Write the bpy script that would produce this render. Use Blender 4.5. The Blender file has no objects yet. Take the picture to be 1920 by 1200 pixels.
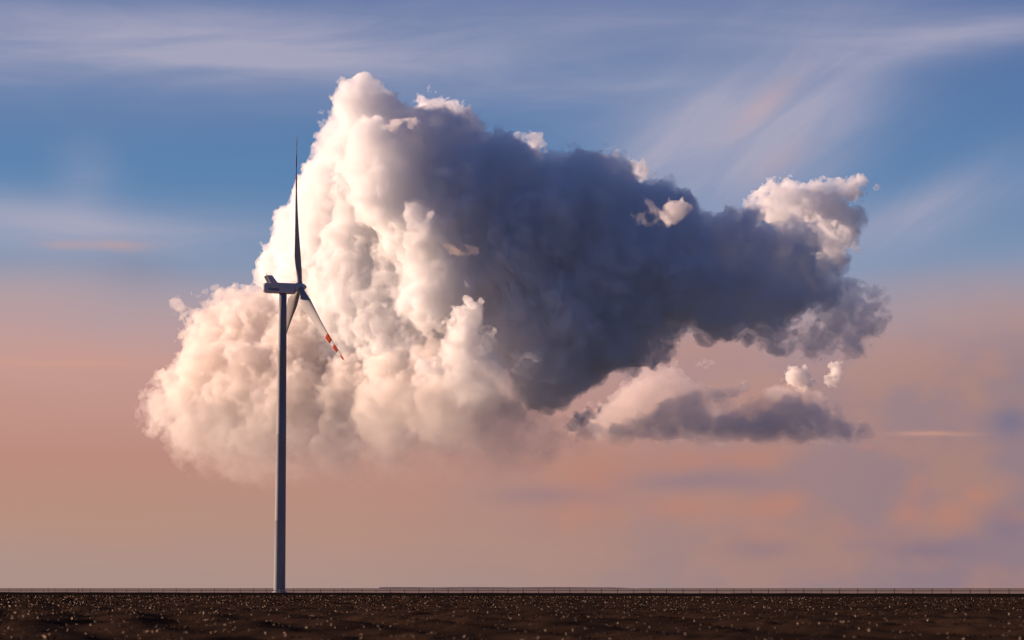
import bpy, bmesh, math, random, time
import numpy as np
from mathutils import Vector, Matrix

T0 = time.perf_counter()
random.seed(7)
RNG = np.random.default_rng(11)
S = bpy.context.scene
COL = S.collection

# ------------------------------------------------------------------ camera
F = 4270.0                      # focal length in pixels of a 1920 wide frame
PITCH = math.atan(503.0 / F)
CAM_H = 1.2
cam_data = bpy.data.cameras.new('camera')
cam = bpy.data.objects.new('camera', cam_data)
COL.objects.link(cam)
cam.location = (0, 0, CAM_H)
cam.rotation_euler = (math.pi / 2 + PITCH, 0, 0)
cam_data.sensor_width = 36.0
cam_data.lens = F / 1920.0 * 36.0
cam_data.clip_start = 0.5
cam_data.clip_end = 90000.0
cam_data.dof.use_dof = True
cam_data.dof.focus_distance = 900.0
cam_data.dof.aperture_fstop = 1.1
S.camera = cam


def at(px, py, Y):
    """world point seen at photo pixel px, py on the vertical plane y = Y"""
    a, b = (px - 960.0) / F, (600.0 - py) / F
    c, s = math.cos(PITCH), math.sin(PITCH)
    dx, dy, dz = a, c - b * s, s + b * c
    t = Y / dy
    return Vector((dx * t, Y, CAM_H + dz * t))


# ------------------------------------------------------------------ sun and sky
SUN_PHI, SUN_EL = math.radians(18.0), math.radians(12.0)   # phi: how far behind the picture plane, from due left
to_sun = Vector((-math.cos(SUN_PHI) * math.cos(SUN_EL), math.sin(SUN_PHI) * math.cos(SUN_EL), math.sin(SUN_EL)))
sun_data = bpy.data.lights.new('sun', 'SUN')
sun_data.energy = 4.5
sun_data.angle = math.radians(0.53)
sun_data.color = (1.0, 0.69, 0.515)
sun = bpy.data.objects.new('sun', sun_data)
COL.objects.link(sun)
sun.location = (-200, 100, 150)
sun.rotation_euler = (-to_sun).to_track_quat('-Z', 'Y').to_euler()

S.view_settings.view_transform = 'Standard'
S.view_settings.look = 'None'
EXPOSURE = 1.05
S.view_settings.exposure = EXPOSURE
S.view_settings.gamma = 1.0
S.view_settings.use_curve_mapping = False
S.render.engine = 'CYCLES'
S.cycles.max_bounces = 16
S.cycles.diffuse_bounces = 3
S.cycles.glossy_bounces = 2
S.cycles.transparent_max_bounces = 24
S.cycles.volume_bounces = 14
S.cycles.use_adaptive_sampling = True
S.cycles.adaptive_threshold = 0.02
S.cycles.use_denoising = True
S.cycles.sample_clamp_indirect = 8.0


def lin(c):
    """sRGB 0..255 -> linear RGBA"""
    out = []
    for v in c:
        v = v / 255.0
        out.append(v / 12.92 if v <= 0.04045 else ((v + 0.055) / 1.055) ** 2.4)
    return (*out, 1.0)


class Nodes:
    """small helper for node graphs"""
    def __init__(self, tree):
        self.t = tree

    def n(self, kind, ins=None, **props):
        nd = self.t.nodes.new(kind)
        for k, v in props.items():
            setattr(nd, k, v)
        for k, v in (ins or {}).items():
            self.put(nd.inputs[k], v)
        return nd

    def put(self, sock, v):
        if isinstance(v, bpy.types.NodeSocket):
            self.t.links.new(v, sock)
        else:
            sock.default_value = v

    def m(self, op, a, b=0.0, c=None, clamp=False):
        nd = self.t.nodes.new('ShaderNodeMath')
        nd.operation = op
        nd.use_clamp = clamp
        self.put(nd.inputs[0], a)
        self.put(nd.inputs[1], b)
        if c is not None:
            self.put(nd.inputs[2], c)
        return nd.outputs[0]

    def mix(self, f, a, b, blend='MIX'):
        nd = self.t.nodes.new('ShaderNodeMix')
        nd.data_type = 'RGBA'
        nd.blend_type = blend
        self.put(nd.inputs[0], f)
        self.put(nd.inputs[6], a)
        self.put(nd.inputs[7], b)
        return nd.outputs[2]

    def ramp(self, f, stops, interp='LINEAR'):
        nd = self.t.nodes.new('ShaderNodeValToRGB')
        cr = nd.color_ramp
        cr.interpolation = interp
        while len(cr.elements) < len(stops):
            cr.elements.new(0.5)
        for e, (p, c) in zip(cr.elements, stops):
            e.position = p
            e.color = c if len(c) == 4 else (*c, 1.0)
        self.put(nd.inputs[0], f)
        return nd.outputs[0]

    def sstep(self, x, lo, hi):
        nd = self.t.nodes.new('ShaderNodeMapRange')
        nd.interpolation_type = 'SMOOTHSTEP'
        self.put(nd.inputs[0], x)
        nd.inputs[1].default_value = lo
        nd.inputs[2].default_value = hi
        return nd.outputs[0]

    def xyz(self, x, y, z):
        nd = self.t.nodes.new('ShaderNodeCombineXYZ')
        for i, v in enumerate((x, y, z)):
            self.put(nd.inputs[i], v)
        return nd.outputs[0]

    def noise(self, vec, scale, detail=4.0, rough=0.5, dist=0.0):
        nd = self.t.nodes.new('ShaderNodeTexNoise')
        self.put(nd.inputs['Vector'], vec)
        nd.inputs['Scale'].default_value = scale
        nd.inputs['Detail'].default_value = detail
        nd.inputs['Roughness'].default_value = rough
        nd.inputs['Distortion'].default_value = dist
        return nd.outputs[0]


world = bpy.data.worlds.new('World')
S.world = world
world.use_nodes = True
world.cycles.sampling_method = 'MANUAL'
world.cycles.sample_map_resolution = 512
wt = world.node_tree
wt.nodes.clear()
W = Nodes(wt)
tc = W.n('ShaderNodeTexCoord').outputs['Generated']
sep = W.n('ShaderNodeSeparateXYZ', {0: tc})
dx, dy, dz = sep.outputs
elev = W.m('MULTIPLY', W.m('ARCSINE', dz), 180 / math.pi)
azim = W.m('MULTIPLY', W.m('ARCTAN2', dx, dy), 180 / math.pi)      # degrees, 0 = view, + right
av = W.xyz(azim, elev, 0.0)
# slow wander of the layers
w1 = W.noise(W.xyz(W.m('MULTIPLY', azim, 0.35), elev, 3.1), 0.16, 3, 0.5)
ew = W.m('ADD', elev, W.m('MULTIPLY', W.m('SUBTRACT', w1, 0.5), 3.2))
nish = W.n('ShaderNodeTexSky', sky_type='NISHITA', sun_disc=False, sun_elevation=SUN_EL,
           sun_rotation=math.atan2(to_sun.x, to_sun.y), altitude=0.0, air_density=1.6, dust_density=1.2, ozone_density=2.0)
E = 90.0
base = W.ramp(W.m('DIVIDE', ew, E, clamp=True), [
    (0.0 / E, lin((168, 142, 136))), (1.2 / E, lin((176, 138, 126))), (3.2 / E, lin((180, 131, 122))), (5.6 / E, lin((192, 146, 141))),
    (7.2 / E, lin((168, 149, 160))), (8.6 / E, lin((118, 140, 174))), (10.3 / E, lin((80, 122, 170))),
    (14.0 / E, lin((78, 106, 158))), (24.0 / E, lin((54, 88, 146))), (45.0 / E, lin((32, 60, 116))), (90.0 / E, lin((22, 42, 90)))])
side = W.sstep(azim, -6.0, 13.0)
low = W.sstep(ew, 8.6, 5.0)
mott = W.noise(W.xyz(azim, W.m('MULTIPLY', elev, 1.5), 21.0), 0.42, 4, 0.5)
base = W.mix(W.m('MULTIPLY', W.m('MULTIPLY', side, low), 0.9), base, W.mix(W.sstep(mott, .38, .66), lin((138, 118, 132)), lin((160, 124, 122))))
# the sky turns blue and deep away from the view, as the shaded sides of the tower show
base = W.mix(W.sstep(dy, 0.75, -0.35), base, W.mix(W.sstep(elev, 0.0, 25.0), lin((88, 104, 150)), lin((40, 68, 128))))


def sky_xy(px, py):
    return math.degrees(math.atan((px - 960) / F)), math.degrees(math.atan((1103 - py) / F))


def blob(px, py, rx, ry, ang=0.0, warp=0.0):
    """soft patch of the sky at a direction, radii in pixels of the photograph"""
    a0, e0 = sky_xy(px, py)
    da, de = W.m('SUBTRACT', azim, a0), W.m('SUBTRACT', elev, e0)
    if warp:
        da = W.m('ADD', da, W.m('MULTIPLY', wx, warp))
        de = W.m('ADD', de, W.m('MULTIPLY', wy, warp))
    c, sn = math.cos(math.radians(ang)), math.sin(math.radians(ang))
    k = 74.5
    u = W.m('ADD', W.m('MULTIPLY', da, c * k / rx), W.m('MULTIPLY', de, sn * k / rx))
    v = W.m('ADD', W.m('MULTIPLY', da, -sn * k / ry), W.m('MULTIPLY', de, c * k / ry))
    d = W.m('ADD', W.m('MULTIPLY', u, u), W.m('MULTIPLY', v, v))
    return W.m('EXPONENT', W.m('MULTIPLY', d, -1.0))


wx = W.m('SUBTRACT', W.noise(W.xyz(azim, elev, 31.0), 0.9, 4, 0.55), 0.5)
wy = W.m('SUBTRACT', W.noise(W.xyz(azim, elev, 47.0), 0.9, 4, 0.55), 0.5)
# high veils: long level streaks, and a plume of fibres rising to the right
sh_ = W.noise(W.xyz(W.m('MULTIPLY', azim, 0.16), W.m('ADD', elev, W.m('MULTIPLY', azim, -0.035)), 9.0), 0.8, 8, 0.56, 0.5)
sd_ = W.noise(W.xyz(W.m('MULTIPLY', W.m('ADD', W.m('MULTIPLY', azim, .80), W.m('MULTIPLY', elev, .60)), 0.25),
                    W.m('ADD', W.m('MULTIPLY', azim, -.60), W.m('MULTIPLY', elev, .80)), 5.0), 0.8, 7, 0.54, 0.6)
level = W.sstep(sh_, 0.30, 0.72)
fibre = W.sstep(sd_, 0.34, 0.70)


def total(ms):
    t = ms[0]
    for x in ms[1:]:
        t = W.m('ADD', t, x)
    return t


v1 = total([W.m('MULTIPLY', blob(*b), k) for b, k in [
    ((60, 95, 620, 85), 1.05), ((560, 90, 380, 60, -4), .6), ((1000, 60, 500, 120, -8), .34), ((1830, 75, 270, 36, 5), .95), ((1500, 20, 400, 40), .5),
    ((40, 425, 260, 45, -4), .7), ((300, 440, 300, 40), .45), ((150, 340, 60, 60, 20), .35), ((1180, 170, 260, 60, 5), .35)]])
v2 = total([W.m('MULTIPLY', blob(*b), k) for b, k in [
    ((1400, 240, 270, 130, 34), 1.0), ((1290, 280, 200, 80, 30), .5), ((1530, 280, 170, 80, 40), .45), ((1780, 395, 240, 60, 20), .5), ((1660, 440, 130, 45, 24), .5)]])
out_v = W.m('MULTIPLY', W.sstep(elev, 15.0, 22.0), 0.35)
veil = W.m('ADD', W.m('MULTIPLY', W.m('ADD', v1, out_v), W.m('ADD', 0.40, W.m('MULTIPLY', level, 0.60))),
           W.m('MULTIPLY', v2, W.m('ADD', 0.58, W.m('MULTIPLY', fibre, 0.42))), clamp=True)
veil = W.m('MULTIPLY', veil, W.sstep(dy, 0.0, 0.8))
base = W.mix(W.m('MULTIPLY', veil, 0.9), base, lin((166, 163, 186)))
pinkish = total([blob(1440, 195, 75, 22, 38), W.m('MULTIPLY', blob(1470, 300, 60, 25, 30), .6)])
base = W.mix(W.m('MULTIPLY', pinkish, 0.42), base, lin((196, 160, 162)))
# faint patches far down in the dusk
warm = total([W.m('MULTIPLY', blob(*b, 0, .35), k) for b, k in [
    ((1832, 934, 24, 18), .9), ((1782, 972, 44, 32), .8), ((1718, 912, 20, 24), .6), ((1700, 962, 26, 34), .7), ((1440, 952, 75, 24), .85), ((1480, 935, 30, 22), .4),
    ((1275, 952, 70, 28), .75), ((1290, 866, 85, 22), .6), ((1410, 862, 60, 20), .65), ((1625, 842, 16, 8), .5), ((1905, 975, 26, 14), .6), ((1115, 885, 70, 42), .8),
    ((1320, 660, 110, 40), .5), ((1470, 760, 60, 30), .5), ((1090, 960, 90, 40), .5), ((1590, 1000, 60, 22), .35), ((1430, 1005, 50, 20), .4)]])
base = W.mix(W.m('MULTIPLY', warm, 0.72, clamp=True), base, lin((184, 126, 110)))
cool = total([W.m('MULTIPLY', blob(*b, 0, .3), k) for b, k in [
    ((1740, 1032, 85, 20), .8), ((1885, 985, 45, 30), .7), ((1898, 802, 38, 26), 1.3), ((1420, 1030, 70, 20), .5), ((1320, 905, 130, 16), .5), ((1020, 930, 110, 20), .45),
    ((250, 510, 70, 40), .25)]])
base = W.mix(W.m('MULTIPLY', cool, 0.75, clamp=True), base, lin((118, 108, 134)))
lines = total([W.m('MULTIPLY', blob(*b, 0, .12), k) for b, k in [((1735, 819, 55, 4), .8), ((1800, 822, 45, 3), .3), ((160, 688, 120, 6), .5), ((40, 692, 120, 6), .35), ((210, 468, 60, 10), .5), ((110, 470, 40, 8), .4)]])
base = W.mix(W.m('MULTIPLY', lines, 0.7, clamp=True), base, lin((206, 152, 134)))
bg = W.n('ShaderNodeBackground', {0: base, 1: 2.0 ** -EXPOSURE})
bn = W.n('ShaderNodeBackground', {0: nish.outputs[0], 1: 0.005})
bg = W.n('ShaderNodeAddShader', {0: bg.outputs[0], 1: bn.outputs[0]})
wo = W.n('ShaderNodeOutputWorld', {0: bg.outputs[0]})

# ------------------------------------------------------------------ clouds: puffs -> distance field -> fine closed mesh filled with scattering droplets
TN = 128


def tile_worley(cells, rng):
    """periodic rounded bumps (1 near cell points, sharp creases between), TN^3 voxels"""
    pts = rng.random((cells, cells, cells, 3), dtype=np.float32)
    u = (np.arange(TN, dtype=np.float32) + 0.5) / TN * cells
    c = u.astype(np.int32)
    best = np.full((TN, TN, TN), 9.0, np.float32)
    for i in (-1, 0, 1):
        for j in (-1, 0, 1):
            for k in (-1, 0, 1):
                a, b, d = (c + i) % cells, (c + j) % cells, (c + k) % cells
                p = pts[a[:, None, None], b[None, :, None], d[None, None, :]]
                e = ((c + i)[:, None, None] + p[..., 0] - u[:, None, None]) ** 2
                e += ((c + j)[None, :, None] + p[..., 1] - u[None, :, None]) ** 2
                e += ((c + k)[None, None, :] + p[..., 2] - u[None, None, :]) ** 2
                np.minimum(best, e, out=best)
    v = 1 - np.sqrt(best)
    return ((v - v.mean()) / v.std()).astype(np.float32)


def tile_smooth(cells, rng, slope=2.0):
    """periodic isotropic cloudy noise"""
    k = np.fft.fftfreq(TN, 1 / TN)
    kk = np.sqrt(k[:, None, None] ** 2 + k[None, :, None] ** 2 + k[None, None, :] ** 2)
    f = np.fft.fftn(rng.normal(size=(TN, TN, TN)))
    f *= np.where(kk < 1, 0, (np.maximum(kk, cells) / cells) ** -slope * (kk < TN / 3))
    v = np.fft.ifftn(f).real
    return ((v - v.mean()) / v.std()).astype(np.float32)


_tr = np.random.default_rng(3)
TILES = {'billow': (tile_worley(8, _tr), 8), 'plain': (tile_smooth(8, _tr), 8)}


def sample_tile(kind, pts, cell, rng):
    """noise at points (pixels), features about `cell` pixels across, in a randomly turned lattice"""
    t, cells = TILES[kind]
    q, _ = np.linalg.qr(rng.normal(size=(3, 3)))
    p = (pts @ q.astype(np.float32)) * np.float32(TN / cells / cell) + rng.random(3).astype(np.float32) * TN
    i = np.floor(p).astype(np.int32)
    f = p - i
    i &= TN - 1
    j = (i + 1) & (TN - 1)
    t = t.ravel()
    ix, iy, iz = i[:, 0] * (TN * TN), i[:, 1] * TN, i[:, 2]
    jx, jy, jz = j[:, 0] * (TN * TN), j[:, 1] * TN, j[:, 2]
    fx, fy, fz = f[:, 0], f[:, 1], f[:, 2]
    a = t[ix + iy + iz] * (1 - fz) + t[ix + iy + jz] * fz
    b = t[ix + jy + iz] * (1 - fz) + t[ix + jy + jz] * fz
    a = a * (1 - fy) + b * fy
    b = t[jx + iy + iz] * (1 - fz) + t[jx + iy + jz] * fz
    c = t[jx + jy + iz] * (1 - fz) + t[jx + jy + jz] * fz
    b = b * (1 - fy) + c * fy
    return a * (1 - fx) + b * fx


def puffs_of(seeds, rng, levels=2, n1=16, n2=10, squash=0.9):
    """cauliflower: smaller balls sit on the skin of larger ones"""
    out = [tuple(s) for s in seeds]
    cur = [tuple(s[:4]) for s in seeds]
    rough = [s[4] if len(s) > 4 else 1.0 for s in seeds]
    out = [s[:4] for s in out]
    for lv in range(levels):
        nxt, nr = [], []
        for (x, y, z, r), k in zip(cur, rough):
            n = int((n1 if lv == 0 else n2) * min(1.0, k))
            d = rng.normal(size=(n, 3))
            d /= np.linalg.norm(d, axis=1)[:, None]
            rr = r * rng.uniform(0.22, 0.48, n)
            for j in range(n):
                q = r * rng.uniform(0.72, 0.98) * squash
                c = (x + d[j, 0] * q, y + d[j, 1] * q, z + d[j, 2] * q, rr[j])
                if rr[j] < 3.0:
                    continue
                nxt.append(c)
                nr.append(k)
        out += nxt
        cur, rough = nxt, nr
    return out


def blur(g, n):
    """box blur of half width n along each axis, three passes: close to a Gaussian"""
    if n < 1:
        return g
    for _ in range(2):
        for ax in range(3):
            c = np.cumsum(g, axis=ax, dtype=np.float32)
            L = g.shape[ax]
            i1 = np.minimum(np.arange(L) + n, L - 1)
            i0 = np.arange(L) - n - 1
            hi = np.take(c, i1, axis=ax)
            lo_ = np.take(c, np.maximum(i0, 0), axis=ax)
            sh = [1, 1, 1]
            sh[ax] = L
            lo_ *= (i0 >= 0).astype(np.float32).reshape(sh)
            g = (hi - lo_) / (i1 - np.maximum(i0, -1)).astype(np.float32).reshape(sh)
    return g


def resize2(g):
    """twice as fine, linear"""
    for ax in range(3):
        L = g.shape[ax]
        p = np.arange(2 * L - 1) / 2
        i = p.astype(np.int32)
        f = (p - i).astype(np.float32)
        sh = [1, 1, 1]
        sh[ax] = len(p)
        f = f.reshape(sh)
        g = np.take(g, i, axis=ax) * (1 - f) + np.take(g, np.minimum(i + 1, L - 1), axis=ax) * f
    return g


def field(puffs, h, pad, rng, soft=0, noise=(), ragged=None):
    """max over balls of (r - distance), in pixels, on a grid of step h; x right, y up, z towards the camera"""
    P = np.array(puffs, np.float32)
    H = 2 * h
    lo = (P[:, :3] - P[:, 3:4]).min(0) - pad
    hi = (P[:, :3] + P[:, 3:4]).max(0) + pad
    shape = tuple(int(v) for v in np.ceil((hi - lo) / H))
    g = np.full(shape, -pad, np.float32)
    ax = [lo[i] + H * np.arange(shape[i], dtype=np.float32) for i in range(3)]
    for x, y, z, r in P:
        R = r + pad
        i0 = [max(0, int((c - R - lo[i]) / H)) for i, c in enumerate((x, y, z))]
        i1 = [min(shape[i], int((c + R - lo[i]) / H) + 2) for i, c in enumerate((x, y, z))]
        X = (ax[0][i0[0]:i1[0]] - x)[:, None, None]
        Y = (ax[1][i0[1]:i1[1]] - y)[None, :, None]
        Z = (ax[2][i0[2]:i1[2]] - z)[None, None, :]
        v = r - np.sqrt(X * X + Y * Y + Z * Z)
        s = g[i0[0]:i1[0], i0[1]:i1[1], i0[2]:i1[2]]
        np.maximum(s, v, out=s)
    g = resize2(blur(np.clip(g, -pad, 3 * pad), soft))
    band = pad * 0.98
    idx = np.flatnonzero((g.ravel() > -band) & (g.ravel() < band))
    sh = g.shape
    pts = np.stack([lo[0] + h * (idx // (sh[1] * sh[2])), lo[1] + h * (idx // sh[2] % sh[1]), lo[2] + h * (idx % sh[2])], 1).astype(np.float32)
    gb = g.ravel()[idx]
    w = np.clip((band - np.abs(gb)) / (0.35 * band), 0, 1)
    if ragged is not None:
        w = w * ragged(pts)
    for kind, amp, cell in noise:
        gb += amp * w * sample_tile(kind, pts, cell, rng)
    g.ravel()[idx] = gb
    for i in range(3):                       # nothing may reach the border
        sl = [slice(None)] * 3
        for k in (0, 1, -1, -2):
            sl[i] = k
            g[tuple(sl)] = -pad
    return g, lo


def surface_nets(g, iso):
    """closed quad mesh of the level set g = iso, in grid units"""
    b = g > iso
    c = np.zeros(tuple(n - 1 for n in g.shape), np.int8)
    for i in (0, 1):
        for j in (0, 1):
            for k in (0, 1):
                c += b[i:g.shape[0] - 1 + i, j:g.shape[1] - 1 + j, k:g.shape[2] - 1 + k]
    cells = np.argwhere((c > 0) & (c < 8)).astype(np.int32)
    del c
    idx = np.full(tuple(n - 1 for n in g.shape), -1, np.int32)
    idx[cells[:, 0], cells[:, 1], cells[:, 2]] = np.arange(len(cells), dtype=np.int32)
    acc = np.zeros((len(cells), 3), np.float32)
    cnt = np.zeros(len(cells), np.float32)
    corner = {}
    for i in (0, 1):
        for j in (0, 1):
            for k in (0, 1):
                corner[i, j, k] = g[cells[:, 0] + i, cells[:, 1] + j, cells[:, 2] + k] - iso
    for axis in range(3):
        for u in (0, 1):
            for v in (0, 1):
                p = [u, v]
                p.insert(axis, 0)
                q = [u, v]
                q.insert(axis, 1)
                a, d = corner[tuple(p)], corner[tuple(q)]
                cross = (a > 0) != (d > 0)
                t = np.where(cross, a / np.where(cross, a - d, 1), 0)
                pt = np.tile(np.array(p, np.float32), (len(cells), 1))
                pt[:, axis] = t
                acc[cross] += pt[cross]
                cnt[cross] += 1
    verts = cells + acc / cnt[:, None]
    quads = []
    for axis in range(3):
        sl0 = [slice(1, -1)] * 3
        sl1 = [slice(1, -1)] * 3
        sl0[axis] = slice(0, -1)
        sl1[axis] = slice(1, None)
        A, B = b[tuple(sl0)], b[tuple(sl1)]
        e = np.argwhere(A != B).astype(np.int32)
        flip = A[e[:, 0], e[:, 1], e[:, 2]]
        for k in range(3):
            if k != axis:
                e[:, k] += 1
        u, v = [(1, 2), (2, 0), (0, 1)][axis]
        q = []
        for du, dv in ((1, 1), (0, 1), (0, 0), (1, 0)):
            o = e.copy()
            o[:, u] -= du
            o[:, v] -= dv
            q.append(idx[o[:, 0], o[:, 1], o[:, 2]])
        q = np.stack(q, 1)
        q[~flip] = q[~flip][:, ::-1]
        quads.append(q)
    return verts, np.concatenate(quads)


def mesh_np(name, verts, quads):
    me = bpy.data.meshes.new(name)
    me.vertices.add(len(verts))
    me.vertices.foreach_set('co', np.ascontiguousarray(verts, np.float32).ravel())
    me.loops.add(quads.size)
    me.loops.foreach_set('vertex_index', np.ascontiguousarray(quads, np.int32).ravel())
    me.polygons.add(len(quads))
    me.polygons.foreach_set('loop_start', np.arange(0, quads.size, quads.shape[1], dtype=np.int32))
    me.update(calc_edges=True)
    return me


CLOUD_Y = 15000.0
PXM = CLOUD_Y / F                        # metres per photo pixel at the cloud


def cloud_material(name, depth_px, albedo=(1, 1, 1), g=0.3, fade=None, patchy=0.0, rate=1.0):
    """depth_px: mean free path in photo pixels; fade: object heights (pixels) between which the droplets thin out downwards"""
    m = bpy.data.materials.new(name)
    m.use_nodes = True
    N = Nodes(m.node_tree)
    N.t.nodes.clear()
    pv = N.n('ShaderNodeVolumePrincipled', {'Color': (*albedo, 1), 'Density': 1.0 / (depth_px * PXM), 'Anisotropy': g})
    if fade:
        oc = N.n('ShaderNodeTexCoord').outputs['Object']
        z = N.n('ShaderNodeSeparateXYZ', {0: oc}).outputs[2]
        nz = N.noise(oc, 1 / (90 * PXM), 4, 0.55)
        z = N.m('ADD', z, N.m('MULTIPLY', N.m('SUBTRACT', nz, 0.5), 110 * PXM))
        d = N.m('POWER', N.sstep(z, fade[0] * PXM, fade[1] * PXM), 1.6) if fade[1] > -900 else 1.0
        if patchy:
            d = N.m('MULTIPLY', d, N.m('ADD', 1.0 - patchy, N.m('MULTIPLY', N.sstep(nz, 0.3, 0.62), patchy)))
        N.put(pv.inputs['Density'], N.m('MULTIPLY', d, 1.0 / (depth_px * PXM)))
        m.cycles.volume_step_rate = rate
    N.n('ShaderNodeOutputMaterial', {'Volume': pv.outputs[0]})
    return m


def cloud(name, seeds, h, mat, rng, levels=2, n1=16, n2=10, noise=(), iso=0.0, pad=24, soft=0, ragged=None):
    """seeds in photo pixels: x, y, z (pixels towards the camera), radius, roughness"""
    ox, oy = np.mean([s[0] for s in seeds]), np.mean([s[1] for s in seeds])
    loc = []
    for s in seeds:                      # nearer or farther balls keep their direction from the camera's side
        k = 1 - s[2] * PXM / CLOUD_Y
        loc.append((960 + (s[0] - 960) * k - ox, oy - (1103 - (1103 - s[1]) * k), s[2], s[3] * k, *s[4:]))
    rg = (lambda p: ragged(p[:, 0] + ox, oy - p[:, 1], p[:, 2])) if ragged else None
    pf = puffs_of(loc, rng, levels, n1, n2)
    g, lo = field(pf, h, pad, rng, soft, noise, rg)
    v, q = surface_nets(g, iso)
    v = (lo + v * h) * PXM
    v = np.stack([v[:, 0], -v[:, 2], v[:, 1]], 1)
    me = mesh_np(name, v, q)
    me.materials.append(mat)
    o = bpy.data.objects.new(name, me)
    COL.objects.link(o)
    o.location = at(ox, oy, CLOUD_Y)
    print(name, 'balls', len(pf), 'grid', g.shape, 'quads', len(q), round(time.perf_counter() - T0, 1))
    return o



# ------------------------------------------------------------------ materials and object helpers
def surface(name, color, rough=0.6, spec=0.4, vary=0.0, scale=1.0, dark=None, bump=0.0, bscale=8.0, stretch=(1, 1, 1)):
    m = bpy.data.materials.new(name)
    m.use_nodes = True
    N = Nodes(m.node_tree)
    b = N.t.nodes['Principled BSDF']
    b.inputs['Roughness'].default_value = rough
    b.inputs['Specular IOR Level'].default_value = spec
    b.inputs['Base Color'].default_value = (*color, 1)
    oc = N.n('ShaderNodeTexCoord').outputs['Object']
    oc = N.n('ShaderNodeMapping', {'Vector': oc, 'Scale': stretch}).outputs[0]
    if vary:
        f = N.sstep(N.noise(oc, scale, 6, 0.6), 0.35, 0.7)
        d = dark or tuple(c * (1 - vary) for c in color)
        N.put(b.inputs['Base Color'], N.mix(f, (*color, 1), (*d, 1)))
    if bump:
        bp = N.n('ShaderNodeBump', {'Height': N.noise(oc, bscale, 5, 0.6), 'Strength': bump, 'Distance': 0.1})
        N.put(b.inputs['Normal'], bp.outputs[0])
    return m


def link(name, me, mat=None, parent=None, loc=None, **props):
    o = bpy.data.objects.new(name, me)
    COL.objects.link(o)
    if mat is not None and me is not None and not me.materials:
        me.materials.append(mat)
    if parent is not None:
        o.parent = parent
    if loc is not None:
        o.location = loc
    for k, v in props.items():
        o[k] = v
    return o


def from_bm(name, bm, smooth=False):
    me = bpy.data.meshes.new(name)
    bmesh.ops.recalc_face_normals(bm, faces=bm.faces)
    bm.to_mesh(me)
    bm.free()
    if smooth:
        for p in me.polygons:
            p.use_smooth = True
    return me


def loft(name, rings, caps=True, smooth=True):
    """closed rings of equal length joined into a skin"""
    n = len(rings[0])
    v = [tuple(p) for r in rings for p in r]
    f = []
    for i in range(len(rings) - 1):
        for j in range(n):
            k = (j + 1) % n
            f.append((i * n + j, i * n + k, (i + 1) * n + k, (i + 1) * n + j))
    if caps:
        f.append(tuple(range(n))[::-1])
        f.append(tuple(range((len(rings) - 1) * n, len(rings) * n)))
    me = bpy.data.meshes.new(name)
    me.from_pydata(v, [], f)
    me.update()
    if smooth:
        me.polygons.foreach_set('use_smooth', [len(p.vertices) == 4 for p in me.polygons])
    return me


def box_bm(bm, size, loc, rot=None):
    m = Matrix.Translation(loc)
    if rot is not None:
        m = m @ rot
    return bmesh.ops.create_cube(bm, size=1.0, matrix=m @ Matrix.Diagonal((*size, 1)))


# ------------------------------------------------------------------ the land
def hash_noise(x, y, seed):
    """value noise in 2D, numpy"""
    xi, yi = np.floor(x).astype(np.int64), np.floor(y).astype(np.int64)
    fx, fy = x - xi, y - yi
    fx, fy = fx * fx * (3 - 2 * fx), fy * fy * (3 - 2 * fy)

    def h(a, b):
        n = (a * 374761393 + b * 668265263 + seed * 974711) & 0xFFFFFFFF
        n = ((n ^ (n >> 13)) * 1274126177) & 0xFFFFFFFF
        return ((n ^ (n >> 16)) & 0xFFFF) / 32767.5 - 1
    return (h(xi, yi) * (1 - fx) + h(xi + 1, yi) * fx) * (1 - fy) + (h(xi, yi + 1) * (1 - fx) + h(xi + 1, yi + 1) * fx) * fy


RAIL_A, RAIL_B = (-170.0, 655.0), (150.0, 455.0)       # two points of the road rail, seen from above


def rail_y(x):
    return RAIL_A[1] + (RAIL_B[1] - RAIL_A[1]) * (x - RAIL_A[0]) / (RAIL_B[0] - RAIL_A[0])


def soil_z(x, y):
    """height of the ploughed field"""
    d = np.hypot(x, y)
    near = np.clip((rail_y(x) - 185 - y) / 80, 0, 1) 
    z = 0.11 * hash_noise(x / 60 + 3, y / 45, 1) + 0.06 * hash_noise(x / 24, y / 20, 2)
    fur = (x * 0.978 + y * 0.208)
    z = z + 0.075 * np.sin(2 * math.pi * (fur + 0.9 * hash_noise(x / 7, y / 7, 3)) / 3.1)
    z = z + 0.05 * hash_noise(x / 1.3, y / 1.3, 4) + 0.045 * hash_noise(x / 0.5, y / 0.5, 5)
    return z * near - 0.02


soil = surface('ploughed_soil', (.038, .022, .014), 1.0, 0.0, vary=.6, scale=.10, dark=(.015, .010, .008))
far_soil = surface('dry_pasture', (.33, .245, .20), 1.0, 0.0, vary=.3, scale=.02)
verge_mat = surface('verge_earth', (.016, .011, .009), 1.0, 0.0, vary=.5, scale=.5)

# one sheet out to the horizon
me = bpy.data.meshes.new('ground')
me.from_pydata([(-60000, -60000, -.45), (60000, -60000, -.45), (60000, 60000, -.45), (-60000, 60000, -.45)], [], [(0, 1, 2, 3)])
link('ground', me, surface('dark_plain', (.06, .062, .05), 1.0, 0.0, vary=.4, scale=.004), kind='structure')
me = bpy.data.meshes.new('pasture_land')
me.from_pydata([(-1600, 300, -.43), (1600, 300, -.43), (2600, 6500, -.43), (-2600, 6500, -.43)], [], [(0, 1, 2, 3)])
link('pasture_land', me, far_soil, kind='structure')

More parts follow.
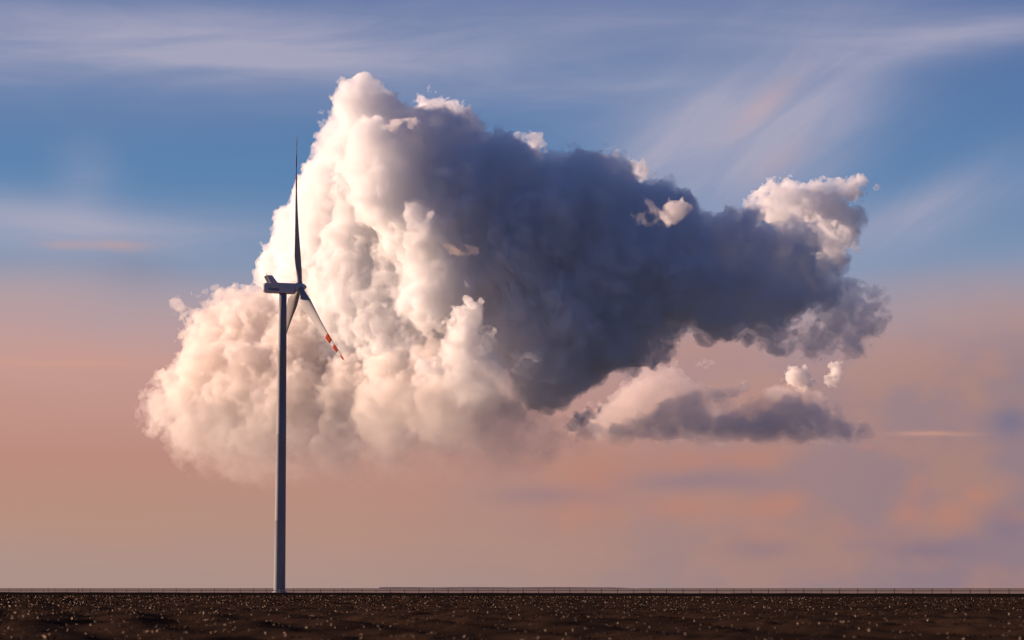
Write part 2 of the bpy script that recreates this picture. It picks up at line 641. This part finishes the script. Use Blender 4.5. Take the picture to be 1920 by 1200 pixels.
# ploughed field with real relief, finer near the camera
ra = 44 * (560 / 44) ** np.linspace(0, 1, 430)
az = np.radians(np.linspace(-22, 22, 480))
A, R = np.meshgrid(az, ra)
X, Y = R * np.sin(A), R * np.cos(A)
Y = np.minimum(Y, rail_y(X) - 160.0)
Z = soil_z(X, Y)
nv = X.size
v = np.stack([X.ravel(), Y.ravel(), Z.ravel()], 1)
i = np.arange(nv).reshape(X.shape)
q = np.stack([i[:-1, :-1].ravel(), i[:-1, 1:].ravel(), i[1:, 1:].ravel(), i[1:, :-1].ravel()], 1)
keep = np.ptp(Y.ravel()[q], axis=1) > 1e-4
me = mesh_np('ploughed_field', v, q[keep])
link('ploughed_field', me, soil, kind='structure')

# dark verge of the road along the rail, a low bank
vs, fs = [], []
prof = [(-182.0, -.30), (-172.0, .05), (-150.0, .03), (-120.0, .02), (-90.0, .03), (-60.0, .02), (-30.0, .03), (-10.0, .02), (-4.0, .06), (-1.0, .10), (2.0, .10), (3.0, -.5)]
xs = np.linspace(-320, 300, 260)
for x in xs:
    for dy, z in prof:
        vs.append((x, rail_y(x) + dy, z + (0.05 * float(hash_noise(np.float64(x / 3), np.float64(dy), 9)) if -160 < dy < 2.5 else 0)))
k = len(prof)
for a in range(len(xs) - 1):
    for b in range(k - 1):
        fs.append((a * k + b, (a + 1) * k + b, (a + 1) * k + b + 1, a * k + b + 1))
me = bpy.data.meshes.new('road_verge')
me.from_pydata(vs, [], fs)
link('road_verge', me, verge_mat, kind='structure')

# long low flat-topped rise far off in the middle
pl, pr = at(703, 1103, 4200).x, at(1212, 1103, 4200).x
vs, fs = [], []
nx = 90
for a in range(nx + 1):
    t = a / nx
    x = pl + (pr - pl) * t
    h = 3.4 * min(1, (t / .02)) * (1 if t < .86 else max(0, 1 - (t - .86) / .14 * .9) if t < .98 else max(0, (1 - t) / .02 * .13)) + .25 * math.sin(t * 21) * (0.02 < t < .9)
    h = max(h, 0)
    for dy, s in ((-40, 0), (-14, 1), (14, 1), (40, 0)):
        vs.append((x, 4200 + dy, -.5 + (h + .3) * s))
for a in range(nx):
    for b in range(3):
        fs.append((a * 4 + b, (a + 1) * 4 + b, (a + 1) * 4 + b + 1, a * 4 + b + 1))
me = bpy.data.meshes.new('hill')
me.from_pydata(vs, [], fs)
link('hill', me, surface('far_earth', (.27, .21, .20), 1.0, 0.0, vary=.3, scale=.03), kind='structure')  # earth colour lightened, with the distance haze painted in


# straw and clods lying on the field
def scatter(name, n, rmin, rmax, power, make, mat, seed):
    rng = np.random.default_rng(seed)
    r = (rmin ** power + (rmax ** power - rmin ** power) * rng.random(n)) ** (1 / power)
    a = np.radians(rng.uniform(-17, 17, n))
    x, y = r * np.sin(a), r * np.cos(a)
    ok = y < rail_y(x) - 225
    x, y, r = x[ok], y[ok], r[ok]
    z = soil_z(x, y)
    vs, fs = make(x, y, z, r, rng)
    me = mesh_np(name, vs, fs)
    return link(name, me, mat, kind='stuff')


def flakes(x, y, z, r, rng):
    """bent strips of straw and stalk"""
    n = len(x)
    L = (.024 + .085 * rng.random(n) ** 2.2) * (0.6 + r / 300)
    Wd = L * rng.uniform(.18, .6, n)
    th = rng.uniform(0, 2 * np.pi, n)
    el = rng.uniform(.1, 1.35, n)
    d = np.stack([np.cos(th) * np.cos(el), np.sin(th) * np.cos(el), np.sin(el)], 1)
    s = rng.normal(size=(n, 3))
    s -= d * (s * d).sum(1)[:, None]
    s /= np.linalg.norm(s, axis=1)[:, None]
    c = np.stack([x, y, z + .01], 1)
    a, b = c - d * .1 * L[:, None], c + d * (L * .55)[:, None]
    e = c + d * L[:, None] + s * (L * .2)[:, None] * rng.normal(size=(n, 1)) - np.array([0, 0, 1]) * (L * .25)[:, None]
    w = s * Wd[:, None] / 2
    v = np.stack([a - w, a + w, b - w, b + w, e - w * .6, e + w * .6], 1).reshape(-1, 3)
    o = np.arange(n)[:, None] * 6
    f = np.concatenate([o + np.array([[0, 1, 3, 2]]), o + np.array([[2, 3, 5, 4]])])
    return v, f


def clods(x, y, z, r, rng):
    n = len(x)
    t = np.array([(1, 0, 0), (0, 1, 0), (-1, 0, 0), (0, -1, 0), (0, 0, 1), (0, 0, -1)], float)
    k = rng.uniform(.02, .07, n) * (0.5 + r / 140)
    v = t[None] * k[:, None, None] * rng.uniform(.5, 1.25, (n, 6, 1))
    an = rng.uniform(0, 6.3, n)
    ca, sa = np.cos(an)[:, None], np.sin(an)[:, None]
    vx, vy = v[..., 0] * ca - v[..., 1] * sa, v[..., 0] * sa + v[..., 1] * ca
    v = np.stack([vx + x[:, None], vy + y[:, None], v[..., 2] * .7 + z[:, None] + .2 * k[:, None]], 2).reshape(-1, 3)
    o = np.arange(n)[:, None] * 6
    f = np.concatenate([o + np.array([tri]) for tri in ((0, 1, 4), (1, 2, 4), (2, 3, 4), (3, 0, 4), (1, 0, 5), (2, 1, 5), (3, 2, 5), (0, 3, 5))])
    return v, f


straw_mat = surface('straw', (.62, .50, .40), .8, .2, vary=.5, scale=3.0, dark=(.22, .15, .10))
N = Nodes(straw_mat.node_tree)                       # thin dry leaf lets some light through
pb = N.t.nodes['Principled BSDF']
tr = N.n('ShaderNodeBsdfTranslucent', {'Color': (.55, .40, .28, 1)})
N.put(N.t.nodes['Material Output'].inputs[0], N.n('ShaderNodeMixShader', {0: .45, 1: pb.outputs[0], 2: tr.outputs[0]}).outputs[0])
scatter('straw', 60000, 45, 640, 1.65, flakes, straw_mat, 21)
scatter('soil_clods', 75000, 45, 640, 1.7, clods, soil, 22)

rng = np.random.default_rng(31)
tx = rng.uniform(-190, 190, 2600)
ty = rail_y(tx) + rng.uniform(6, 60, 2600)
v, f = flakes(tx, ty, np.full(2600, -.41), rng.uniform(700, 1500, 2600), rng)
link('dry_grass', mesh_np('dry_grass', v, f), straw_mat, kind='stuff')

# ------------------------------------------------------------------ road rail
metal = surface('galvanised_steel', (.07, .065, .07), .55, .4, vary=.5, scale=1.2)
dirx, diry = RAIL_B[0] - RAIL_A[0], RAIL_B[1] - RAIL_A[1]
LEN = math.hypot(dirx, diry)
u = (dirx / LEN, diry / LEN)
ang = math.atan2(u[1], u[0])
rail = link('guard_rail', None, loc=(RAIL_A[0], RAIL_A[1], 0), label='long low metal guard rail on posts along the far edge of the dark field', category='guard rail')
rail.rotation_euler.z = ang
SP = 4.3
bm = bmesh.new()
box_bm(bm, (.17, .17, 1.1), (0, 0, .45))
box_bm(bm, (.24, .24, .05), (0, 0, 1.02))
post_me = from_bm('post', bm)
n = int((LEN + 60) / SP)
for a in range(n):
    o = link('post', post_me, metal, rail, (-20 + a * SP, 0, .0 + random.uniform(-.04, .03)))
    o.rotation_euler.y = random.uniform(-.03, .03)
prof = [(-.03, .56), (.02, .60), (-.01, .65), (.02, .70), (-.03, .74)]
x0, x1 = -22, -22 + n * SP
vs, fs = [], []
segs = n
for a in range(segs + 1):
    t = x0 + (x1 - x0) * a / segs
    dz = random.uniform(-.015, .015)
    for yy, zz in prof:
        vs.append((t, yy - .09, zz + dz))
    for yy, zz in reversed(prof):
        vs.append((t, yy - .075, zz + dz))
k = len(prof) * 2
for a in range(segs):
    for b in range(k):
        c = (b + 1) % k
        fs.append((a * k + b, (a + 1) * k + b, (a + 1) * k + c, a * k + c))
me = bpy.data.meshes.new('rail_beam')
me.from_pydata(vs, [], fs)
link('rail_beam', me, metal, rail)
# slim marker posts of the road behind
mk = surface('marker_white', (.5, .48, .46), .6, .3)
bmk = bmesh.new()
box_bm(bmk, (.12, .06, 1.3), (0, 0, .6))
box_bm(bmk, (.13, .07, .2), (0, 0, 1.05))
mk_me = from_bm('marker_post', bmk)
for px, w in ((79, 'near the far left end of the rail'), (642, 'just right of the turbine tower'), (146, 'second from the left along the rail')):
    x = at(px, 1104, 560).x
    yy = rail_y(x * 1.0) + 4
    x = at(px, 1104, yy).x
    link('marker_post', mk_me.copy(), mk, None, (x, rail_y(x) + 4, 0), label='thin upright road marker post ' + w, category='marker post', group='road marker posts behind the rail')

# ------------------------------------------------------------------ wind turbine
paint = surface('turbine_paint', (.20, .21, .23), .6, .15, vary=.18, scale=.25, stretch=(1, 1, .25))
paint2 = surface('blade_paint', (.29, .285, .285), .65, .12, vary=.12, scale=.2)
hull = surface('housing_paint', (.50, .51, .53), .6, .15, vary=.2, scale=.3)
red = surface('warning_red', (.24, .024, .005), .8, .05, vary=.2, scale=.6)
dark = surface('dark_grille', (.03, .03, .035), .7, .3)
letter = surface('lettering_blue', (.012, .03, .07), .5, .3)

TY = 900.0
base = at(524, 1103.2, TY)
top = at(530.5, 550, TY)
hub_c = at(562, 538.5, TY + 1.8)
YAW = math.radians(19.4)
TILT = math.radians(5.0)
turb = link('wind_turbine', None, loc=(base.x, TY, -.45), label='tall white wind turbine standing behind the dark field, one blade tip striped red', category='wind turbine')
turb.rotation_euler.z = YAW
inv = Matrix.Rotation(-YAW, 3, 'Z')


def loc_of(p):
    return inv @ (Vector(p) - Vector((base.x, TY, -.45)))


tp = loc_of(top)
H = tp.z + .2
NS = 40
# tower: leans a touch in the picture only through perspective
zs = [0, .25, .26, 12, 28, 28.1, 28.25, 28.35, 45, 62, 62.1, 62.25, 62.35, 80, 95, 95.1, 95.25, 95.35, 108, H]
rings = []
for z in zs:
    t = z / H
    r = 2.30 - .80 * t ** 1.15 + (.03 if any(abs(z - c) < .09 for c in (28.175, 62.175, 95.175)) else 0)
    cx = (tp.x) * t
    cy = (tp.y) * t
    rings.append([(cx + r * math.cos(2 * math.pi * k / NS), cy + r * math.sin(2 * math.pi * k / NS), z) for k in range(NS)])
tower = link('tower', loft('tower', rings), paint, turb)
# foundation collar and door, low down
bm = bmesh.new()
bmesh.ops.create_cone(bm, segments=40, radius1=2.9, radius2=2.6, depth=.5, cap_ends=True, matrix=Matrix.Translation((0, 0, .2)))
link('foundation', from_bm('foundation', bm), surface('concrete', (.3, .29, .28), .9, .2, vary=.3, scale=1), turb)

# nacelle frame: origin over the tower, x forward along the shaft
nac = tp + Vector((0, 0, 2.0))
NH, NW = 2.12, 2.0


def nac_ring(x, sx=1.0, sz=1.0, dz=0.0, e=5.0, n=36):
    out = []
    for k in range(n):
        a = 2 * math.pi * (k + .5) / n
        c, s = math.cos(a), math.sin(a)
        out.append((x, NW * sx * math.copysign(abs(c) ** (2 / e), c), dz + NH * sz * math.copysign(abs(s) ** (2 / e), s)))
    return out


rear = -8.35
rings = []
for j in range(9):                      # bulging rear end
    t = j / 8
    rings.append(nac_ring(rear + 2.6 * (1 - math.cos(t * math.pi / 2)), max(.12, math.sin(t * math.pi / 2) ** .6), .42 + .58 * math.sin(t * math.pi / 2) ** .8, -.1 * (1 - t), 3.2 + 1.8 * t))
rings += [nac_ring(x) for x in (-5, -2.5, -2.47, 0, 2.5, 2.53, 4.2)]
rings += [nac_ring(4.75, .97, .97, 0, 4), nac_ring(5.0, .86, .88, 0, 3.0)]
nacelle = link('nacelle', loft('nacelle', rings), hull, turb, nac)

# yaw collar below it
bm = bmesh.new()
bmesh.ops.create_cone(bm, segments=40, radius1=1.62, radius2=1.75, depth=.5, cap_ends=True, matrix=Matrix.Translation((tp.x, tp.y, H - .15)))
link('yaw_collar', from_bm('yaw_collar', bm, True), paint, turb)

# cooler on the roof: two swept side fins, dark radiator between them, thin roof plate
fin = [(-7.35, 4.75), (-4.95, 4.75), (-3.05, 2.35), (-1.45, .65), (-1.45, .40), (-4.85, .40), (-6.15, 2.5)]


def prism(name, poly, y0, y1):
    bm = bmesh.new()
    lo = [bm.verts.new((x, y0, z)) for x, z in poly]
    hi = [bm.verts.new((x, y1, z)) for x, z in poly]
    bm.faces.new(lo)
    bm.faces.new(hi[::-1])
    for k in range(len(poly)):
        j = (k + 1) % len(poly)
        bm.faces.new((lo[j], lo[k], hi[k], hi[j]))
    return from_bm(name, bm)


cool = link('cooler', prism('cooler', [(-6.9, 4.45), (-6.4, 4.45), (-5.2, 2.3), (-5.7, 2.3)], -2.02, 2.02), dark, turb, nac)
for y0 in (-2.28, 2.04):
    link('side_fin', prism('side_fin', fin, y0, y0 + .24), hull, cool)
link('roof_plate', prism('roof_plate', [(-7.3, 4.72), (-5.0, 4.72), (-5.0, 4.58), (-7.2, 4.58)], -2.03, 2.03), paint, cool)
for k in range(7):
    y = -1.7 + k * .567
    link('radiator_rib', prism('radiator_rib', [(-6.98, 4.44), (-6.88, 4.44), (-5.72, 2.36), (-5.82, 2.36)], y - .05, y + .05), paint, cool)
for x, y, h in ((-7.0, -1.0, 1.15), (-6.5, .9, 1.5)):
    bm = bmesh.new()
    bmesh.ops.create_cone(bm, segments=8, radius1=.06, radius2=.04, depth=h, cap_ends=True, matrix=Matrix.Translation((x, y, 4.7 + h / 2)))
    bmesh.ops.create_uvsphere(bm, u_segments=8, v_segments=5, radius=.1, matrix=Matrix.Translation((x, y, 4.7 + h * .7)))
    link('wind_sensor', from_bm('wind_sensor', bm), dark, turb, nac)

# writing on the side of the housing
for side in (-1, 1):
    cu = bpy.data.curves.new('lettering', 'FONT')
    cu.body = 'Vestas'
    cu.size = 1.75
    cu.shear = .22
    cu.extrude = .01
    cu.offset = .035
    cu.align_x = 'CENTER'
    tmp = bpy.data.objects.new('lettering_tmp', cu)
    COL.objects.link(tmp)
    bpy.context.view_layer.update()
    me = bpy.data.meshes.new_from_object(tmp.evaluated_get(bpy.context.evaluated_depsgraph_get()))
    bpy.data.objects.remove(tmp)
    me.name = 'lettering'
    me.materials.clear()
    o = link('lettering', me, letter, nacelle, (-4.35, side * (NW + .005), -1.2))
    o.rotation_euler = (math.pi / 2, 0, 0 if side < 0 else math.pi)

# rotor
hc = loc_of(hub_c)
axis = Vector((math.cos(TILT), 0, math.sin(TILT)))
upv = Vector((-math.sin(TILT), 0, math.cos(TILT)))
nearv = Vector((0, -1, 0))
prof = [(-2.35, 1.25), (-2.2, 1.62), (-1.6, 1.82), (-.6, 1.92), (.4, 1.86), (1.1, 1.62), (1.12, 1.585), (1.2, 1.56), (1.9, 1.16), (2.45, .66), (2.75, .30), (2.85, .05)]
rings = []
for x, r in prof:
    rings.append([hc + axis * x + upv * (r * math.cos(2 * math.pi * k / 36)) + nearv * (r * math.sin(2 * math.pi * k / 36)) for k in range(36)])
hub = link('hub', loft('hub', rings), hull, turb)

RT = 57.6
CHORD = [(1.2, 1.95), (3.0, 1.95), (5.0, 2.35), (8.0, 3.55), (11.5, 4.15), (15, 3.95), (20, 3.45), (28, 2.75), (36, 2.15), (44, 1.6), (50, 1.2), (54, .9), (56.4, .55), (57.4, .25), (57.6, .08)]
THICK = [(1.2, 1.0), (3.0, 1.0), (5.0, .78), (8.0, .46), (11.5, .34), (15, .28), (20, .24), (28, .21), (57.6, .16)]
TWIST = [(1.2, 46), (8, 46), (14, 42), (20, 37), (28, 32), (40, 25), (57.6, 20)]


def interp(tab, r):
    return float(np.interp(r, [t[0] for t in tab], [t[1] for t in tab]))


def airfoil(n=28):
    """unit chord section, leading edge at -.3, trailing edge at +.7"""
    out = []
    for k in range(n):
        a = 2 * math.pi * k / n
        x = .5 * (1 - math.cos(a))
        t = 5 * (.2969 * math.sqrt(max(x, 0)) - .126 * x - .3516 * x * x + .2843 * x ** 3 - .1015 * x ** 4)
        out.append((x, t if a <= math.pi else -t))
    return out


AF = airfoil()
CONE = math.radians(.8)


def blade_rings(phi, rs, grow=0.0):
    span = upv * math.cos(phi) + nearv * math.sin(phi)
    inpl = nearv * math.cos(phi) - upv * math.sin(phi)
    span = (span * math.cos(CONE) + axis * math.sin(CONE)).normalized()
    ax2 = (axis * math.cos(CONE) - (upv * math.cos(phi) + nearv * math.sin(phi)) * math.sin(CONE)).normalized()
    rings = []
    for r in rs:
        ch, th, tau = interp(CHORD, r) * (1 + .12 * min(1, max(0, (r - 5) / 6))), interp(THICK, r), -math.radians(interp(TWIST, r))
        c = inpl * math.cos(tau) + ax2 * math.sin(tau)          # towards the trailing edge
        nrm = span.cross(c).normalized()
        blend = min(1, max(0, (r - 3) / 6))
        blend = blend * blend * (3 - 2 * blend)
        flex = .012 * max(0, r - 20) ** 2 / 12
        o = hc + span * (r * 1.045) + ax2 * flex
        ring = []
        for k, (x, t) in enumerate(AF):
            a = 2 * math.pi * k / len(AF)
            ux, ut = (x - .3) * ch, t * th * ch
            cx, ct = -math.cos(a) * ch / 2, math.sin(a) * ch / 2
            px_, pt = cx + (ux - cx) * blend, ct + (ut - ct) * blend
            ring.append(o + c * (px_ * (1 + grow * 1.2)) + nrm * (pt * (1 + grow * 6) + math.copysign(grow, pt if abs(pt) > 1e-6 else 0) * .8 * (abs(pt) > 1e-6)))
        rings.append(ring)
    return rings


ROT = math.radians(4.5)
for b in range(3):
    phi = ROT + b * 2 * math.pi / 3
    rs = sorted(set([c[0] for c in CHORD] + [4, 6, 7, 9.5, 13, 17, 24, 32, 40, 47, 52]))
    bl = link('blade', loft('blade', blade_rings(phi, rs)), paint2, turb)
    for r0, r1 in ((38.2, 43.2), (46.2, 50.6), (54.0, 57.62)):
        link('red_band', loft('red_band', blade_rings(phi, np.linspace(r0, r1, 5), .03)), red, bl)
    # root collar
    rr = blade_rings(phi, [1.3, 2.35])
    ctr = [sum((Vector(p) for p in r), Vector()) / len(r) for r in rr]
    rr = [[c + (Vector(p) - c) * 1.12 for p in r] for r, c in zip(rr, ctr)]
    link('root_collar', loft('root_collar', rr), paint2, bl)

# ------------------------------------------------------------------ the clouds of this evening
MAIN = [
    # x, y, z, r, roughness
    # bright western flank: every row climbs towards the camera from left to right
    (675, 196, -50, 54, 1.2), (700, 172, -60, 34, 1), (640, 218, -110, 40, 1), (640, 285, -130, 58, 1), (676, 265, -80, 58, .5), (728, 205, -60, 38, .8),
    (605, 358, -240, 56, 1.2), (650, 350, -170, 85, 1), (690, 345, -110, 85, .5),
    (565, 440, -330, 64, 1.2), (630, 430, -240, 95, 1), (700, 430, -140, 100, .8),
    (535, 505, -430, 58, 1.2), (610, 520, -310, 100, 1), (690, 520, -190, 115, .9), (765, 530, -110, 90, .6),
    (590, 600, -380, 90, 1), (680, 610, -220, 100, .9), (740, 590, -110, 80, .8), (750, 650, -110, 72, .8), (795, 630, -70, 60, .8), (765, 595, -90, 66, .8), (690, 670, -170, 60, .8),
    # ridge that splits light from shade
    (692, 275, 5, 56, .4), (738, 235, -50, 38, .5), (732, 350, 5, 84, .3), (806, 430, 5, 98, .3), (840, 540, 5, 98, .3),
    # dark body
    (800, 272, -48, 80, .4), (860, 278, -72, 66, .5), (800, 215, -110, 38, 1), (862, 222, -130, 34, 1),
    (880, 380, -10, 110, .3), (945, 345, -20, 92, .4), (930, 480, -15, 115, .3), (1000, 480, -50, 155, .25), (1090, 400, -20, 120, .4),
    (1150, 510, -40, 150, .25), (1060, 610, -20, 130, .25), (1030, 705, 20, 75, .3), (960, 610, 10, 90, .3), (1240, 440, -10, 92, .4), (1270, 520, 0, 95, .3),
    (1385, 464, -20, 73, .6), (1440, 550, -20, 80, .5), (1490, 458, -25, 53, .8), (1510, 535, -20, 62, .8), (1340, 585, 10, 56, .6), (1190, 620, 0, 70, .4),
    (1450, 612, -20, 40, 1), (1550, 455, -40, 42, 1), (1600, 408, -188, 30, 1), (1575, 440, -170, 40, 1), (1490, 388, -262, 40, 1), (1532, 395, -188, 34, 1),
    # crests that catch the sun
    (985, 266, -140, 32, 1), (800, 188, -140, 25, 1), (835, 195, -155, 23, 1), (866, 205, -155, 21, 1), (1145, 298, -155, 27, 1), (1205, 315, -150, 25, 1), (1260, 331, -140, 19, 1),
    (1490, 380, -220, 44, 1), (1440, 388, -220, 34, 1), (1530, 390, -220, 40, 1), (1565, 368, -220, 30, 1), (1595, 352, -215, 24, 1), (1622, 342, -210, 16, 1), (1502, 346, -220, 20, 1),
    (1632, 356, -205, 15, 1), (1620, 384, -200, 20, 1), (1585, 395, -215, 26, 1),
]


def smooth(x, a, b):
    t = np.clip((x - a) / (b - a), 0, 1)
    return t * t * (3 - 2 * t)


def main_ragged(x, y, z):
    body = smooth(x, 740, 840)                              # the shaded body is smoother, its eastern and lower rims ragged
    k = 1.0 + 0.15 * body * (z > -60)
    return k + 1.3 * smooth(x, 1400, 1560) * smooth(y, 395, 440) + .5 * smooth(x, 1380, 1450) * (1 - smooth(y, 395, 440)) + 1.5 * smooth(y, 590, 650) * smooth(x, 1150, 1250)


WHITE = cloud_material('cloud_droplets', 18.0, (.972, .974, .979), 0.15, fade=(-2000, -1000), patchy=.65, rate=.2)
NOISE = (('billow', 3.2, 62), ('plain', 3.6, 42), ('billow', 1.7, 26), ('billow', 1.0, 12), ('plain', 1.4, 8))
_o = cloud('cloud', MAIN, 2.95, WHITE, np.random.default_rng(5), levels=2, n1=18, n2=9, soft=3, ragged=main_ragged, noise=NOISE)
_o['label'], _o['category'] = 'huge towering cumulus cloud, cream bright on its left flank and slate dark across its right', 'cloud'

BANK = [
    (345, 715, -430, 36), (315, 770, -430, 44), (345, 565, -430, 16), (370, 590, -430, 22), (400, 615, -420, 44), (435, 578, -420, 38), (400, 700, -380, 75), (390, 800, -380, 80),
    (480, 610, -380, 72), (480, 720, -320, 95), (480, 820, -320, 95), (570, 680, -280, 95), (570, 780, -250, 110), (590, 850, -240, 80),
    (670, 740, -160, 85), (680, 830, -150, 95), (735, 705, -40, 52), (760, 780, -40, 90), (790, 850, -50, 80), (820, 705, 40, 45), (800, 660, -10, 40), (840, 665, 40, 34),
    (850, 770, 60, 85), (860, 730, 20, 50), (930, 795, -20, 68),
    (985, 800, -30, 40), (900, 860, -20, 70), (1000, 850, -10, 50), (1045, 805, -10, 36), (1085, 830, -20, 30),
]
bank_mat = cloud_material('low_cloud_droplets', 24.0, (.980, .942, .908), 0.2, fade=(-215, 140), patchy=.65, rate=.25)  # peach tint in the albedo stands in for sunlight reddened by haze
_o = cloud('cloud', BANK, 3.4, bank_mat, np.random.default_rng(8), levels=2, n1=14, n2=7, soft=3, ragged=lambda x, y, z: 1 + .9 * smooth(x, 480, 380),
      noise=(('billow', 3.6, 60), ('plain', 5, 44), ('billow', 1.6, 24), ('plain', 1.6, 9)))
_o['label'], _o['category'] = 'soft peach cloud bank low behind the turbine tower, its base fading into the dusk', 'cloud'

PILLAR = [(880, 592, 215, 26, 1.2), (866, 580, 213, 15, 1.2), (893, 574, 215, 14, 1.2), (872, 625, 213, 32, 1.2), (896, 620, 211, 22, 1.2), (880, 668, 207, 40, 1.2), (912, 660, 203, 18, 1.2),
          (905, 705, 200, 42, 1.2), (942, 712, 195, 26, 1.2), (860, 705, 205, 34, 1), (885, 750, 190, 50, 1), (950, 755, 175, 36, 1), (978, 770, 155, 26, 1), (840, 660, 195, 18, 1), (800, 690, 155, 26, 1)]
pillar_mat = cloud_material('turret_droplets', 13.0, (.975, .97, .965), 0.15, fade=(-125, 10), rate=.2)
_o = cloud('cloud', PILLAR, 2.4, pillar_mat, np.random.default_rng(18), levels=2, n1=18, n2=9, soft=2, noise=(('billow', 4, 34), ('plain', 2.6, 24), ('billow', 2, 14), ('plain', 1.3, 7)))
_o['label'], _o['category'] = 'slim bright cloud turret rising in front of the dark mass', 'cloud'

EAST = [(x, y, z - 560, r) for x, y, z, r in [
    (1100, 785, 50, 22), (1085, 800, 50, 20), (1145, 795, 30, 36), (1200, 765, 10, 55), (1230, 725, 0, 42), (1262, 712, -10, 32), (1295, 765, -20, 55),
    (1350, 795, -20, 40), (1420, 795, 20, 45), (1480, 770, 20, 52), (1525, 790, 10, 46), (1565, 805, 10, 34), (1615, 818, 0, 18)]]
east_mat = cloud_material('hazed_cloud_droplets', 60.0, (.90, .83, .81), 0.2, fade=(-45, 25), rate=.25)  # lowered, warm albedo puts the dimming and tint of haze into the droplets
_o = cloud('cloud', EAST, 2.8, east_mat, np.random.default_rng(9), levels=2, n1=14, n2=7, soft=2,
      noise=(('billow', 5, 45), ('plain', 4, 30), ('billow', 2.5, 18), ('plain', 1.3, 7)))
_o['label'], _o['category'] = 'low hazy cloud with peach tops beneath the dark end of the big cloud', 'cloud'

BASE = [(1085 + 24.5 * k, 815 - (8 if 3 < k < 18 else 0) - 10 * math.sin(k * .9) ** 2, -80 + 20 * math.sin(k * 1.7), 19 + 10 * math.sin(k * .14) + 4 * math.sin(k * 2.3)) for k in range(23)]
BASE += [(1290, 765, -80, 34), (1255, 780, -80, 34), (1485, 760, -70, 30), (1520, 778, -70, 32), (1450, 785, -70, 26)]
base_mat = cloud_material('shaded_droplets', 55.0, (.94, .915, .935), 0.2, fade=(-70, -5), rate=.25)
_o = cloud('cloud', BASE, 2.8, base_mat, np.random.default_rng(19), levels=2, n1=12, n2=7, soft=2, noise=(('plain', 3, 45), ('billow', 2, 24), ('plain', 1.5, 9)))
_o['label'], _o['category'] = 'thin dusky flat layer along the foot of the low peach-topped cloud', 'cloud'

scrap_mat = cloud_material('thin_cloud_droplets', 42.0, (.965, .965, .975), 0.2)
SCRAP = [(1590, 565, -20, 34), (1630, 598, -20, 34), (1600, 640, -20, 26), (1570, 605, -20, 36), (1642, 560, -20, 16), (1530, 640, -20, 30), (1560, 570, -20, 30)]
_o = cloud('cloud', SCRAP, 2.6, scrap_mat, np.random.default_rng(12), levels=2, n1=16, n2=8, soft=1,
      noise=(('plain', 9, 40), ('billow', 5, 20), ('plain', 2.5, 9)))
_o['label'], _o['category'] = 'ragged translucent grey scrap off the lower right end of the big cloud', 'cloud'

PUFFS = [
    ('pale puff above the low flat clouds, the rounder left one of a pair', -520, 12, [(1492, 706, 18), (1506, 702, 13), (1512, 720, 13)]),
    ('narrow upright pale puff, the right one of a pair above the low flat clouds', -520, 12, [(1570, 688, 11), (1566, 704, 15), (1556, 718, 10)]),
    ('curved pinkish wisp in the gap below the dark underside of the big cloud', -520, 22, [(1336, 744, 11), (1353, 740, 12), (1374, 736, 12), (1394, 726, 11)]),
    ('tiny pink streak of cloud close under the dark underside of the big cloud', -520, 70, [(1312, 684, 7), (1326, 683, 8), (1340, 682, 6)]),
    ('glowing cream puff in the middle of the dark right half of the big cloud', 262, 20, [(1266, 397, 22), (1252, 410, 15), (1282, 386, 15)]),
    ('thin torn shreds beside the glowing puff on the dark cloud face', 262, 90, [(1226, 392, 13), (1205, 412, 12), (1236, 412, 12), (1216, 372, 11), (1190, 405, 8)]),
    ('small orange scrap lying across the edge between light and shade of the big cloud', 190, 60, [(834, 462, 9), (846, 467, 11), (858, 472, 10), (872, 473, 10), (886, 469, 11)]),
    ('little bright tufts below the top tower of the big cloud', 120, 16, [(722, 240, 10), (742, 234, 12), (772, 232, 11)]),
    ('bright fragment at the left foot of the low peach-topped cloud', 60, 14, [(1072, 800, 11), (1084, 788, 14), (1100, 778, 12), (1122, 770, 9)]),
]
for k, (lab, z, mfp, seeds) in enumerate(PUFFS):
    pm = cloud_material('puff_droplets', mfp, (.97, .80, .70) if 'orange' in lab else (.98, .955, .935), 0.2)
    o = cloud('cloud_puff', [(x, y, z + (4 * j) % 7, r) for j, (x, y, r) in enumerate(seeds)], 2.0, pm, np.random.default_rng(40 + k), levels=2, n1=14, n2=8, soft=1,
              noise=(('plain', 2.5, 22), ('billow', 1.4, 11), ('plain', 1.2, 6)))
    o['label'], o['category'], o['group'] = lab, 'cloud', 'small cloud puffs round the big cloud'
